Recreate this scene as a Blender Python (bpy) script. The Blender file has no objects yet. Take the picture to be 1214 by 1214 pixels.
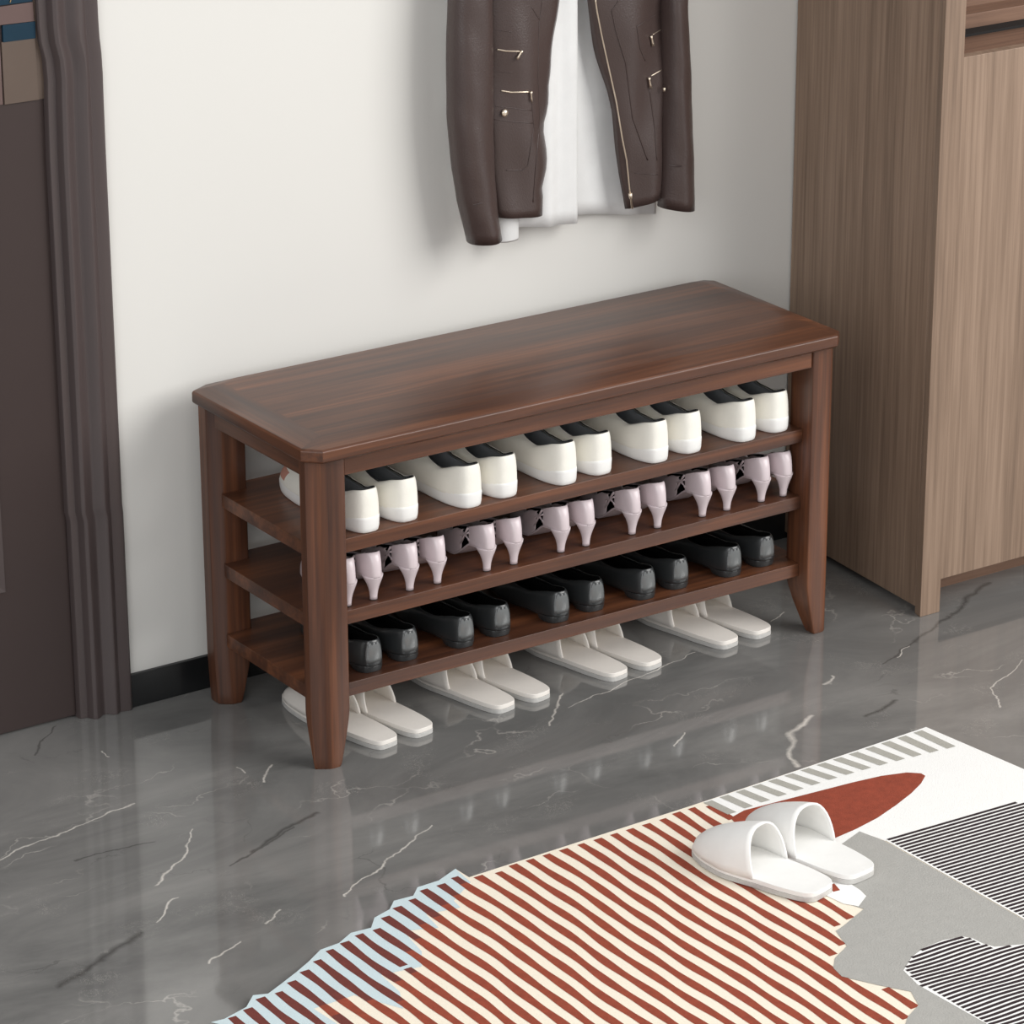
import bpy, bmesh, math, random
from mathutils import Vector, Matrix
random.seed(4)
scn = bpy.context.scene
col = scn.collection
PI = math.pi

# ------------------------------------------------------------------ camera
F, TILT, YAW = 4286.48, 0.386438, 0.601888
CP = Vector((-2.513781, -4.263063, 2.312356)); PX, PY = 645.01, 703.39
FW = Vector((math.sin(YAW)*math.cos(TILT), math.cos(YAW)*math.cos(TILT), -math.sin(TILT)))
RT = Vector((math.cos(YAW), -math.sin(YAW), 0)); UP = RT.cross(FW)
cam = bpy.data.cameras.new('camera'); co = bpy.data.objects.new('camera', cam); col.objects.link(co)
cam.sensor_width = 36; cam.lens = F/1214*36
cam.shift_x = -(PX-607)/1214; cam.shift_y = (PY-607)/1214
cam.clip_start = .05; cam.clip_end = 60
m = Matrix((RT, UP, -FW)).transposed().to_4x4(); m.translation = CP; co.matrix_world = m
scn.camera = co
def U(x, y, ax, val):
    """measured point of the photo on the world plane axis=val"""
    d = FW + RT*((x-PX)/F) - UP*((y-PY)/F)
    return CP + d*((val-CP[ax])/d[ax])

YW = 0.4016      # the back wall
ZR = 0.006       # top of the rug

# ------------------------------------------------------------------ materials
def lin(c):
    return tuple(((v/255)/12.92 if v/255 <= .04045 else ((v/255+.055)/1.055)**2.4) for v in c) + (1,)
class N:
    def __init__(s, name):
        s.m = bpy.data.materials.new(name); s.m.use_nodes = True; s.t = s.m.node_tree
        s.b = s.t.nodes['Principled BSDF']
    def n(s, kind, **kw):
        o = s.t.nodes.new(kind)
        for k, v in kw.items():
            if isinstance(k, str) and hasattr(o, k): setattr(o, k, v)
        return o
    def l(s, a, b): s.t.links.new(a, b)
    def math(s, op, a, b=None, c=None, clamp=False):
        o = s.t.nodes.new('ShaderNodeMath'); o.operation = op; o.use_clamp = clamp
        for i, v in enumerate((a, b, c)):
            if v is None: continue
            if isinstance(v, (int, float)): o.inputs[i].default_value = v
            else: s.l(v, o.inputs[i])
        return o.outputs[0]
    def mix(s, f, a, b):
        o = s.t.nodes.new('ShaderNodeMix'); o.data_type = 'RGBA'
        for i, v in ((0, f), (6, a), (7, b)):
            if isinstance(v, (int, float, tuple)): o.inputs[i].default_value = v
            else: s.l(v, o.inputs[i])
        return o.outputs[2]
    def coords(s, scale=(1,1,1), rot=(0,0,0)):
        tc = s.t.nodes.new('ShaderNodeTexCoord'); mp = s.t.nodes.new('ShaderNodeMapping')
        mp.inputs['Scale'].default_value = scale; mp.inputs['Rotation'].default_value = rot
        s.l(tc.outputs['Object'], mp.inputs[0]); return mp.outputs[0]
    def noise(s, vec, scale, detail=4, rough=.5, dist=0):
        o = s.t.nodes.new('ShaderNodeTexNoise'); s.l(vec, o.inputs['Vector'])
        o.inputs['Scale'].default_value = scale; o.inputs['Detail'].default_value = detail
        o.inputs['Roughness'].default_value = rough; o.inputs['Distortion'].default_value = dist
        return o.outputs[0]
    def ramp(s, f, stops):
        o = s.t.nodes.new('ShaderNodeValToRGB'); e = o.color_ramp.elements
        while len(e) < len(stops): e.new(.5)
        for el, (p, c) in zip(e, stops): el.position = p; el.color = c
        s.l(f, o.inputs[0]); return o.outputs[0]
    def bump(s, h, st, d=.002):
        o = s.t.nodes.new('ShaderNodeBump'); o.inputs['Strength'].default_value = st; o.inputs['Distance'].default_value = d
        s.l(h, o.inputs['Height']); s.l(o.outputs[0], s.b.inputs['Normal'])
    def set(s, **kw):
        for k, v in kw.items(): s.b.inputs[k.replace('_', ' ')].default_value = v
def plain(name, c, rough=.5, metal=0, var=.06, vs=30, bump=0, bs=200, coat=0, spec=.5, sheen=0):
    k = N(name); v = k.coords()
    a = lin(c); f = k.noise(v, vs, 3)
    lo = tuple(x*(1-var) for x in a[:3])+(1,); hi = tuple(min(1, x*(1+var)) for x in a[:3])+(1,)
    k.l(k.mix(f, lo, hi), k.b.inputs['Base Color'])
    k.set(Roughness=rough, Metallic=metal, Specular_IOR_Level=spec, Coat_Weight=coat, Coat_Roughness=.15, Sheen_Weight=sheen)
    if bump: k.bump(k.noise(v, bs, 3), bump)
    return k.m
def wood(name, dark, mid, light, axis, freq=1.0, rough=.36, coat=.06, stretch=.06, fine=.35):
    k = N(name); sc = [16*freq]*3; sc[axis] = 16*freq*stretch
    v = k.coords(tuple(sc))
    big = k.noise(v, 1.0, 5, .6, .6)
    sc2 = [110*freq]*3; sc2[axis] = 110*freq*.025
    v2 = k.coords(tuple(sc2)); fn = k.noise(v2, 1.0, 3, .6)
    f = k.math('ADD', k.math('MULTIPLY', big, 1-fine), k.math('MULTIPLY', fn, fine))
    c = k.ramp(f, [(.34, lin(dark)), (.5, lin(mid)), (.66, lin(light))])
    k.l(c, k.b.inputs['Base Color']); k.set(Roughness=rough, Coat_Weight=coat, Coat_Roughness=.2)
    k.bump(fn, .08, .0006)
    return k.m
W_D, W_M, W_L = (54, 33, 26), (86, 52, 35), (124, 76, 49)
M = {}
M['wood_x'] = wood('walnut_along', W_D, W_M, W_L, 0)
M['wood_y'] = wood('walnut_across', W_D, W_M, W_L, 1)
M['wood_z'] = wood('walnut_upright', W_D, W_M, W_L, 2)
M['cab_z'] = wood('taupe_veneer_upright', (108, 88, 73), (135, 112, 94), (155, 131, 112), 2, freq=1.3, rough=.5, coat=0, stretch=.025, fine=.5)
M['cab_x'] = wood('taupe_veneer_flat', (96, 72, 58), (124, 94, 76), (142, 110, 90), 0, freq=1.3, rough=.5, coat=0)
M['wall'] = plain('painted_wall', (223, 221, 216), .9, var=.015, vs=3)
M['skirt'] = plain('black_baseboard', (26, 27, 28), .3)
M['door'] = plain('door_paint', (62, 51, 49), .45, spec=.3, var=.04, vs=6)
M['frame'] = plain('door_frame_paint', (78, 68, 67), .34, var=.04, vs=5)
M['gap'] = plain('dark_gap', (16, 13, 13), .8)
M['orn_pink'] = plain('ornament_dusty_pink', (98, 77, 73), .5)
M['orn_brown'] = plain('ornament_taupe', (92, 77, 67), .5)
M['orn_blue'] = plain('ornament_petrol', (6, 44, 62), .5, spec=.3)
M['orn_gold'] = plain('ornament_brass', (196, 160, 110), .3, .8)
M['sneaker'] = plain('sneaker_canvas', (246, 243, 233), .55, bump=.15)
M['rubber_w'] = plain('white_rubber', (244, 243, 240), .4)
M['lining'] = plain('dark_lining', (165, 168, 172), .35)
M['salmon'] = plain('salmon_fabric', (206, 148, 130), .7)
M['piping'] = plain('black_piping', (24, 24, 24), .5)
M['pump'] = plain('lilac_leather', (214, 200, 203), .32, coat=.2)
M['pump_in'] = plain('pump_lining', (34, 30, 31), .6)
M['flat'] = plain('black_leather', (46, 48, 49), .3, coat=.4)
M['flat_highlight'] = plain('painted_heel_highlight', (104, 106, 106), .2, coat=.6)  # paler grey of the black leather, a reflected highlight put into the colour
M['flat_in'] = plain('flat_lining', (12, 12, 12), .7)
M['slip'] = plain('cream_foam', (243, 237, 229), .6, bump=.1)
M['slip_w'] = plain('white_foam', (244, 243, 240), .55, bump=.1)
M['outsole'] = plain('grey_sole', (196, 194, 190), .7, var=.15, vs=120, bump=.3)
M['leather'] = plain('brown_jacket_leather', (72, 59, 56), .33, var=.1, vs=14, bump=.25, bs=420)
M['seam'] = plain('jacket_seam', (66, 55, 53), .5)
M['metal'] = plain('pale_gold_metal', (226, 210, 190), .28, .85)
M['shirt'] = plain('white_cotton', (226, 226, 225), .8, bump=.1, bs=300)
M['r_cream'] = plain('rug_cream', (247, 236, 217), .95, var=.03, bump=.4, bs=500, sheen=.1)
M['r_white'] = plain('rug_white', (250, 249, 246), .95, var=.02, bump=.4, bs=500, sheen=.1)
M['r_red'] = plain('rug_rust', (150, 67, 45), .95, var=.3, vs=90, bump=.5, bs=500)
M['r_red2'] = plain('rug_dark_rust', (112, 52, 44), .95, var=.25, vs=90, bump=.5, bs=500)
M['r_blue'] = plain('rug_pale_blue', (206, 222, 226), .95, var=.04, bump=.4, bs=500)
M['r_grey'] = plain('rug_grey', (172, 170, 165), .95, var=.08, vs=60, bump=.5, bs=400)
M['r_dash'] = plain('rug_dash_grey', (176, 173, 164), .95, var=.06, vs=60, bump=.5, bs=400)
M['r_black'] = plain('rug_black', (44, 30, 34), .95, bump=.4, bs=500)
M['hook'] = plain('brushed_steel', (150, 150, 150), .3, .9)

def marble():
    k = N('grey_marble'); tc = k.n('ShaderNodeTexCoord'); P = tc.outputs['Object']
    mp = k.n('ShaderNodeMapping'); mp.inputs['Rotation'].default_value = (0, 0, .55); mp.inputs['Scale'].default_value = (1, 2.2, 1)
    k.l(P, mp.inputs[0])
    cl = k.noise(mp.outputs[0], 1.8, 8, .62, 1.2)
    base = k.ramp(cl, [(.3, lin((100, 101, 100))), (.5, lin((122, 122, 120))), (.7, lin((142, 141, 138)))])
    patch = k.noise(P, 1.3, 3, .5, .4)
    base = k.mix(k.math('MULTIPLY', patch, .25), base, lin((128, 119, 115)))
    # warped position for every vein
    wn = k.n('ShaderNodeTexNoise'); wn.inputs['Scale'].default_value = 14; wn.inputs['Detail'].default_value = 5; k.l(P, wn.inputs['Vector'])
    sub = k.n('ShaderNodeVectorMath', operation='SUBTRACT'); k.l(wn.outputs['Color'], sub.inputs[0]); sub.inputs[1].default_value = (.5, .5, .5)
    sca = k.n('ShaderNodeVectorMath', operation='SCALE'); k.l(sub.outputs[0], sca.inputs[0]); sca.inputs['Scale'].default_value = .045
    add = k.n('ShaderNodeVectorMath', operation='ADD'); k.l(P, add.inputs[0]); k.l(sca.outputs[0], add.inputs[1])
    WP = add.outputs[0]
    brk = k.noise(P, 22, 4, .7)
    def seg(a, b, w):
        ab = Vector((b[0]-a[0], b[1]-a[1], 0)); L2 = ab.length_squared
        s1 = k.n('ShaderNodeVectorMath', operation='SUBTRACT'); k.l(WP, s1.inputs[0]); s1.inputs[1].default_value = (a[0], a[1], 0)
        d = k.n('ShaderNodeVectorMath', operation='DOT_PRODUCT'); k.l(s1.outputs[0], d.inputs[0]); d.inputs[1].default_value = ab
        t = k.math('DIVIDE', d.outputs['Value'], L2, clamp=True)
        s2 = k.n('ShaderNodeVectorMath', operation='SCALE'); s2.inputs[0].default_value = ab; k.l(t, s2.inputs['Scale'])
        s3 = k.n('ShaderNodeVectorMath', operation='SUBTRACT'); k.l(s1.outputs[0], s3.inputs[0]); k.l(s2.outputs[0], s3.inputs[1])
        s4 = k.n('ShaderNodeVectorMath', operation='MULTIPLY'); k.l(s3.outputs[0], s4.inputs[0]); s4.inputs[1].default_value = (1, 1, 0)
        ln = k.n('ShaderNodeVectorMath', operation='LENGTH'); k.l(s4.outputs[0], ln.inputs[0])
        return k.math('SUBTRACT', 1, k.math('DIVIDE', ln.outputs['Value'], w*.5), clamp=True)
    white = [((0,1018),(157,952),.0045),((182,1093),(212,1064),.005),((182,1049),(216,1015),.005),((216,1015),(231,984),.004),
             ((959,850),(941,868),.012),((941,868),(935,889),.017),((935,889),(944,909),.012),((667,820),(650,859),.005),
             ((825,773),(671,841),.003),((1214,783),(1177,815),.004),((1177,815),(1187,840),.004),((932,726),(915,736),.004),
             ((410,1061),(509,980),.004),((248,1143),(283,1118),.005),((312,1094),(331,1077),.005),((985,800),(978,812),.006),
             ((805,885),(818,870),.005),((1062,780),(1080,766),.003),((278,912),(290,918),.004),((316,925),(323,908),.005),((120,890),(128,898),.003)]
    dark = [((72,1170),(165,1106),.016),((300,1009),(375,962),.012),((85,1020),(182,996),.006),((42,895),(66,861),.006),
            ((1174,691),(1086,761),.012),((1086,761),(1047,787),.006),((274,1025),(350,982),.007),((1030,850),(1060,830),.012)]
    def acc(lst):
        r = None
        for a, b, w in lst:
            s = seg(U(*a, 2, 0), U(*b, 2, 0), w)
            r = s if r is None else k.math('MAXIMUM', r, s)
        return r
    dk = k.math('MULTIPLY', acc(dark), .7, clamp=True)
    base = k.mix(dk, base, lin((62, 60, 58)))
    wh = k.math('MULTIPLY', acc(white), k.math('MULTIPLY', brk, 1.9), clamp=True)
    # random fine veins
    vo = k.n('ShaderNodeTexVoronoi', feature='DISTANCE_TO_EDGE'); vo.inputs['Scale'].default_value = 3.1
    mp2 = k.n('ShaderNodeMapping'); mp2.inputs['Rotation'].default_value = (0, 0, .5); mp2.inputs['Scale'].default_value = (1, 2.4, 1)
    sca2 = k.n('ShaderNodeVectorMath', operation='SCALE'); k.l(sub.outputs[0], sca2.inputs[0]); sca2.inputs['Scale'].default_value = .12
    add2 = k.n('ShaderNodeVectorMath', operation='ADD'); k.l(P, add2.inputs[0]); k.l(sca2.outputs[0], add2.inputs[1])
    k.l(add2.outputs[0], mp2.inputs[0]); k.l(mp2.outputs[0], vo.inputs['Vector'])
    line = k.math('SUBTRACT', 1, k.math('DIVIDE', vo.outputs['Distance'], .012), clamp=True)
    msk = k.math('MULTIPLY', k.math('SUBTRACT', k.noise(P, 5, 3, .6), .52, clamp=True), 7, clamp=True)
    v1 = k.math('MULTIPLY', k.math('MULTIPLY', line, msk), .45)
    msk2 = k.math('MULTIPLY', k.math('SUBTRACT', .46, k.noise(P, 4, 3, .6), clamp=True), 6, clamp=True)
    base = k.mix(k.math('MULTIPLY', k.math('MULTIPLY', line, msk2), .6), base, lin((60, 58, 57)))
    # little curly flecks
    fl = k.noise(P, 30, 5, .75, 1.5)
    fr = k.math('SUBTRACT', 1, k.math('DIVIDE', k.math('ABSOLUTE', k.math('SUBTRACT', fl, .5)), .006), clamp=True)
    fm = k.math('MULTIPLY', k.math('SUBTRACT', k.noise(P, 9, 2, .5), .56, clamp=True), 9, clamp=True)
    v2 = k.math('MULTIPLY', k.math('MULTIPLY', fr, fm), .55)
    c = k.mix(k.math('MAXIMUM', wh, k.math('MAXIMUM', v1, v2)), base, lin((214, 208, 200)))
    k.l(c, k.b.inputs['Base Color'])
    k.set(Roughness=.06, Specular_IOR_Level=1.0)
    return k.m
M['marble'] = marble()

# ------------------------------------------------------------------ mesh helpers
def obj(name, bm, mats, parent=None, smooth=False, subd=0, solid=0, off=-1, bevel=0, auto=None):
    me = bpy.data.meshes.new(name)
    bmesh.ops.recalc_face_normals(bm, faces=bm.faces) if not solid else None
    bm.to_mesh(me); bm.free()
    if not isinstance(mats, (list, tuple)): mats = [mats]
    for x in mats: me.materials.append(M[x])
    o = bpy.data.objects.new(name, me); col.objects.link(o)
    if parent: o.parent = parent
    if smooth:
        for p in me.polygons: p.use_smooth = True
    if solid:
        s = o.modifiers.new('s', 'SOLIDIFY'); s.thickness = solid; s.offset = off
    if bevel:
        b = o.modifiers.new('b', 'BEVEL'); b.width = bevel; b.segments = 3; b.limit_method = 'ANGLE'; b.angle_limit = math.radians(35)
        for p in me.polygons: p.use_smooth = True
        b.harden_normals = True
    if subd:
        s = o.modifiers.new('d', 'SUBSURF'); s.levels = subd; s.render_levels = subd
    return o
def box(bm, x0, x1, y0, y1, z0, z1, mi=0):
    vs = [bm.verts.new((x, y, z)) for z in (z0, z1) for y in (y0, y1) for x in (x0, x1)]
    for f in ((0,2,3,1),(4,5,7,6),(0,1,5,4),(2,6,7,3),(0,4,6,2),(1,3,7,5)):
        bm.faces.new([vs[i] for i in f]).material_index = mi
    return vs
def loft(bm, rings, close=True, cap=(True, True), mi=0):
    R = [[bm.verts.new(p) for p in r] for r in rings]; n = len(R[0])
    for a, b in zip(R, R[1:]):
        for i in range(n if close else n-1):
            j = (i+1) % n
            try: bm.faces.new((a[i], a[j], b[j], b[i])).material_index = mi
            except ValueError: pass
    if cap[0]: bm.faces.new(R[0]).material_index = mi
    if cap[1]: bm.faces.new(R[-1][::-1]).material_index = mi
    return R
def prism(bm, pts, z0, z1, mi=0):
    a = [bm.verts.new((p[0], p[1], z0)) for p in pts]; b = [bm.verts.new((p[0], p[1], z1)) for p in pts]
    n = len(pts)
    f = bm.faces.new(b); f.material_index = mi
    bm.faces.new(a[::-1]).material_index = mi
    for i in range(n):
        bm.faces.new((a[i], a[(i+1) % n], b[(i+1) % n], b[i])).material_index = mi
    return f
def tube(bm, pts, r, n=8, mi=0):
    pts = [Vector(p) for p in pts]; rings = []
    for i, p in enumerate(pts):
        t = (pts[min(i+1, len(pts)-1)]-pts[max(i-1, 0)]).normalized()
        a = t.cross(Vector((0, 1, 0)) if abs(t.y) < .9 else Vector((1, 0, 0))).normalized(); b = t.cross(a)
        rr = r[i] if isinstance(r, (list, tuple)) else r
        rings.append([p + a*math.cos(k*2*PI/n)*rr + b*math.sin(k*2*PI/n)*rr for k in range(n)])
    loft(bm, rings, mi=mi)
def B(): return bmesh.new()
def empty(name, loc=(0,0,0), rz=0):
    o = bpy.data.objects.new(name, None); col.objects.link(o); o.location = loc; o.rotation_euler = (0,0,rz)
    o.empty_display_size = .03; return o
def tag(o, label=None, cat=None, group=None, kind=None):
    if label: o['label'] = label
    if cat: o['category'] = cat
    if group: o['group'] = group
    if kind: o['kind'] = kind
    return o
def copy_tree(o, parent=None):
    c = o.copy(); col.objects.link(c); c.parent = parent
    for ch in [x for x in KIDS[o]]:
        d = ch.copy(); col.objects.link(d); d.parent = c
        for g in KIDS.get(ch, []):
            e = g.copy(); col.objects.link(e); e.parent = d
    return c
KIDS = {}
def remember(root):
    KIDS[root] = [x for x in bpy.data.objects if x.parent == root]
    for k in KIDS[root]: KIDS[k] = [x for x in bpy.data.objects if x.parent == k]
def interp(tab, t):
    if t <= tab[0][0]: return tab[0][1]
    for (a, va), (b, vb) in zip(tab, tab[1:]):
        if t <= b: return va + (vb-va)*(t-a)/(b-a)
    return tab[-1][1]

# ------------------------------------------------------------------ the room
bm = B(); box(bm, -3.2, 4.2, -5.6, YW+.02, -.05, 0); tag(obj('floor', bm, 'marble'), kind='structure')
bm = B()
box(bm, -.115, 4.2, YW, YW+.15, 0, 2.75); box(bm, -3.2, -1.1, YW, YW+.15, 0, 2.75); box(bm, -1.1, -.115, YW, YW+.15, 2.12, 2.75)
tag(obj('wall_back', bm, 'wall'), kind='structure')
bm = B(); box(bm, -.105, 1.21, YW-.008, YW, 0, .0556)
tag(obj('baseboard_back', bm, 'skirt', bevel=.001), kind='structure')

# door leaf with a raised field and a patchwork ornament
bm = B(); box(bm, -1.06, -.1905, .412, .452, .004, 2.075)
door = tag(obj('door_1', bm, 'door', bevel=.001), kind='structure')
bm = B()
x1, z0, z1 = -.2985, .236, .93
def ringrect(ins, y): return [(-.95+ins, y, z0+ins), (x1-ins, y, z0+ins), (x1-ins, y, z1-ins), (-.95+ins, y, z1-ins)]
loft(bm, [ringrect(0, .4125), ringrect(.002, .408), ringrect(.010, .409), ringrect(.013, .4125)], cap=(False, False))
obj('panel_moulding', bm, 'frame', door)
bm = B(); P0 = U(5, 124, 1, .41)
def dpt(x, y, Y=.4105):
    q = U(x, y, 1, Y); return (q.x, q.z)
def plate(name, quad, mat, y, th=.0025):
    bm = B(); q = [dpt(*p) for p in quad]
    a = [bm.verts.new((p[0], y-th, p[1])) for p in q]; b = [bm.verts.new((p[0], y+.001, p[1])) for p in q]
    bm.faces.new(a); bm.faces.new(b[::-1])
    for i in range(len(q)): bm.faces.new((a[i], a[(i+1) % len(q)], b[(i+1) % len(q)], b[i]))
    return obj(name, bm, mat, door, bevel=.0006)
bm.free()
plate('ornament_field', [(46, 118), (61, 116), (52, -40), (36, -38)], 'orn_brown', .4115, .001)
plate('ornament_plate', [(5, 124), (46, 118), (41, 45), (1, 50)], 'orn_brown', .4115, .003)
plate('ornament_plate', [(-28, 33), (40, 25), (38.5, 2), (-28, 12)], 'orn_pink', .4115, .003)
plate('ornament_band', [(3, 50), (41.5, 45), (41, 25), (2, 30)], 'orn_blue', .4115, .0038)
plate('ornament_plate', [(-40, 130), (3.5, 124), (-1, 30.5), (-42, 36)], 'orn_pink', .4115, .0015)
plate('ornament_band', [(-28, 10), (38, 1.5), (36, -30), (-30, -20)], 'orn_blue', .4115, .003)
bm = B(); a = U(12, 3, 1, .4075); b_ = U(15, -8, 1, .4075); c_ = U(24, -2, 1, .4075)
tube(bm, [a, b_, c_, U(30, -12, 1, .4075)], .0008); obj('ornament_scroll', bm, 'orn_gold', door)
bm = B(); tube(bm, [(-.99, .412, 1.0), (-.99, .36, 1.0), (-.90, .355, 1.0)], .01, 10); box(bm, -1.01, -.97, .405, .413, .9, 1.1)
obj('door_handle', bm, 'hook', door)
# frame: one moulded profile swept up each jamb
PROF = [(-.190,.46),(-.190,.404),(-.188,.4005),(-.177,.400),(-.1755,.3945),(-.172,.388),(-.167,.3855),(-.161,.3875),(-.155,.3935),(-.149,.3955),
        (-.144,.3930),(-.139,.3870),(-.133,.3845),(-.128,.3865),(-.124,.3905),(-.119,.3890),(-.113,.3865),(-.107,.3865),(-.1035,.389),(-.1025,.396),(-.1025,YW+.02),(-.12,.46)]
bm = B(); rings = []
zs = [0, .06, .2, .33, .335, .345, .36, .6, .9, .99, 1.02, 1.05, 1.075, 1.1, 1.3, 2.1]
wob = [(0, 0), (.33, 0), (.345, -.003), (.9, -.002), (1.0, 0.0), (1.04, .002), (1.07, -.006), (1.1, -.008), (2.1, -.008)]
for z in zs:
    rings.append([(x + (interp(wob, z)*(1 if x < -.13 else .35) if y < .45 else 0), y, z) for x, y in PROF])
loft(bm, rings); tag(obj('trim_1', bm, 'frame', smooth=False, bevel=.0008), kind='structure')
bm = B(); loft(bm, [[(-1.25-x, y, z) for x, y in PROF] for z in (0, 2.1)]); tag(obj('trim_2', bm, 'frame'), kind='structure')
bm = B(); loft(bm, [[(X, y, 2.07+(x+.19)) for x, y in PROF] for X in (-1.15, -.10)]); tag(obj('trim_3', bm, 'frame'), kind='structure')

# ------------------------------------------------------------------ cabinet on the right
cab = tag(empty('cabinet', (1.17, 0, 0)), 'tall taupe wood-grain cabinet standing against the wall right of the bench', 'cabinet')
def cbox(name, x0, x1, y0, y1, z0, z1, mat, **kw):
    bm = B(); box(bm, x0-1.17, x1-1.17, y0, y1, z0, z1); return obj(name, bm, mat, cab, **kw)
bm = B()    # side panel: its front edge is the light upright strip
def sp(z, x0f, x0b, x1f, x1b, y0, y1): return [(x0f-1.17, y0, z), (x1f-1.17, y0, z), (x1b-1.17, y1, z), (x0b-1.17, y1, z)]
loft(bm, [sp(z, 1.166, 1.2, 1.202, 1.235, -.002, YW-.004) for z in (.012, 2.3)])
obj('side_panel', bm, 'cab_z', cab, bevel=.001)
bm = B()
loft(bm, [sp(z, 1.161, 1.166, 1.2035, 1.207, -.022, -.002) for z in (0, 2.3)])
obj('stile', bm, 'cab_z', cab, bevel=.001)
for i in range(2):
    d = cbox('cabinet_door', 1.2055+i*.56, 1.7645+i*.56, -.0185, .001, .057, .945, 'cab_z', bevel=.001)
cbox('countertop', 1.2055, 2.33, .001, YW-.01, .92, .9445, 'cab_x')
cbox('plinth', 1.24, 2.33, .06, YW-.01, 0, .057, 'cab_x')
cbox('base_panel', 1.2055, 2.33, .0012, YW-.01, .057, .075, 'cab_x')
cbox('back_panel', 1.235, 2.33, .16, .18, .9447, 2.3, 'cab_x')
cbox('niche_rail', 1.2058, 2.33, .115, .159, .9447, .972, 'cab_x', bevel=.001)
cbox('shadow_groove', 1.2058, 2.33, .085, .1148, .9447, .949, 'gap')
cbox('top_panel', 1.236, 2.33, 0, YW-.01, 2.25, 2.3, 'cab_x')
for i in range(2): cbox('cabinet_door', 1.236+i*.55, 1.784+i*.55, -.0185, .0, 1.45, 2.249, 'cab_z', bevel=.001)
cbox('side_panel', 2.33, 2.37, -.02, YW-.004, 0, 2.3, 'cab_z')

# ------------------------------------------------------------------ the bench
bench = tag(empty('shoe_bench', (.5, .18, 0)), 'dark walnut shoe bench with three shelves of shoes against the white wall', 'bench')
HB = .523
def K(bm):   # parts are modelled in world metres, the Empty sits under the bench
    bmesh.ops.translate(bm, vec=(-.5, -.18, 0), verts=bm.verts); return bm
def octo(x0, x1, y0, y1, c, z, cb=None):
    c = c; d = cb or c
    return [(x0+c, y0, z), (x1-d*.7, y0, z), (x1, y0+d*.7, z), (x1, y1-.012, z), (x1-.014, y1, z), (x0+.03, y1, z), (x0, y1-.014, z), (x0, y0+c, z)]
bm = B()
rings = [octo(.004, .996, .004, .356, .023, .4995), octo(0, 1, 0, .36, .0235, .503), octo(0, 1, 0, .36, .0235, .5185),
         octo(.0025, .9975, .0025, .3575, .0228, .5215), octo(.046, .962, .042, .342, .004, .5285, .004)]
loft(bm, rings)
for f in bm.faces:
    c = f.calc_center_median()
    f.material_index = 1 if (c.x < .03 and abs(f.normal.y) < .9) else 0
obj('seat', K(bm), ['wood_x', 'wood_y'], bench, bevel=.0015)
def leg(x0, x1, y0, y1, outx, outy, cutx, cuty):
    """outx/outy: -1/+1 side of the rounded outer corner; the foot tapers on the two inner sides"""
    bm = B(); rings = []
    for z in (0, .004, .02, .05, .075, .09, .12, .4995):
        t = max(0, 1-z/.092); t2 = t**1.3
        a0, a1, b0, b1 = x0, x1, y0, y1
        if outx < 0: a1 -= cutx*t2; a0 += .004*t2
        else: a0 += cutx*t2
        if outy < 0: b1 -= cuty*t2
        else: b0 += cuty*t2
        if z == 0: a0 += .001; a1 -= .001; b0 += .001; b1 -= .001
        cx, cy = .021, .011
        L = []
        # corners counter-clockwise from (a0,b0); front-left corner carries the wide reeded chamfer
        if outx < 0: L += [(a0, b0+cy+.004), (a0+.006, b0+cy-.002), (a0+cx-.004, b0+.0015), (a0+cx, b0)]
        else: L += [(a0, b0+.002), (a0+.0007, b0+.0007), (a0+.0013, b0+.0003), (a0+.002, b0)]
        if outx > 0: L += [(a1-.008, b0), (a1-.003, b0+.0015), (a1-.001, b0+.004), (a1, b0+.009)]
        else: L += [(a1-.002, b0), (a1-.0012, b0+.0003), (a1-.0005, b0+.001), (a1, b0+.002)]
        L += [(a1, b1-.002), (a1-.002, b1), (a0+.002, b1), (a0, b1-.002)]
        rings.append([(p[0], p[1], z) for p in L])
    loft(bm, rings); return K(bm)
obj('leg', leg(.013, .073, .02, .053, -1, -1, .017, .017), 'wood_z', bench, bevel=.0008)
obj('leg', leg(.013, .073, .314, .353, -1, 1, .02, .0), 'wood_z', bench, bevel=.0008)
obj('leg', leg(.951, .994, .02, .078, 1, -1, .017, .035), 'wood_z', bench, bevel=.0008)
obj('leg', leg(.951, .994, .305, .353, 1, 1, .017, .02), 'wood_z', bench, bevel=.0008)
def bbox(name, x0, x1, y0, y1, z0, z1, mat, bev=.001):
    bm = B(); box(bm, x0, x1, y0, y1, z0, z1); return obj(name, K(bm), mat, bench, bevel=bev)
bbox('apron', .0735, .9495, .0225, .040, .4665, .4993, 'wood_x')
bbox('apron', .0735, .9505, .334, .350, .4665, .4993, 'wood_x')
bbox('apron', .020, .036, .0535, .3135, .4665, .4993, 'wood_y')
bbox('apron', .966, .984, .0785, .3045, .4665, .4993, 'wood_y')
for zt in (.3566, .2409, .1229):
    bm = B()
    pts = [(.0735, .0424), (.9505, .0424), (.9505, .0790), (.97, .0790), (.97, .3040), (.9505, .3040), (.9505, .346), (.0735, .346), (.0735, .3135), (.028, .3135), (.028, .0535), (.0735, .0535)]
    prism(bm, pts, zt-.022, zt); obj('shelf', K(bm), 'wood_x', bench, bevel=.0008)

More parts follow.
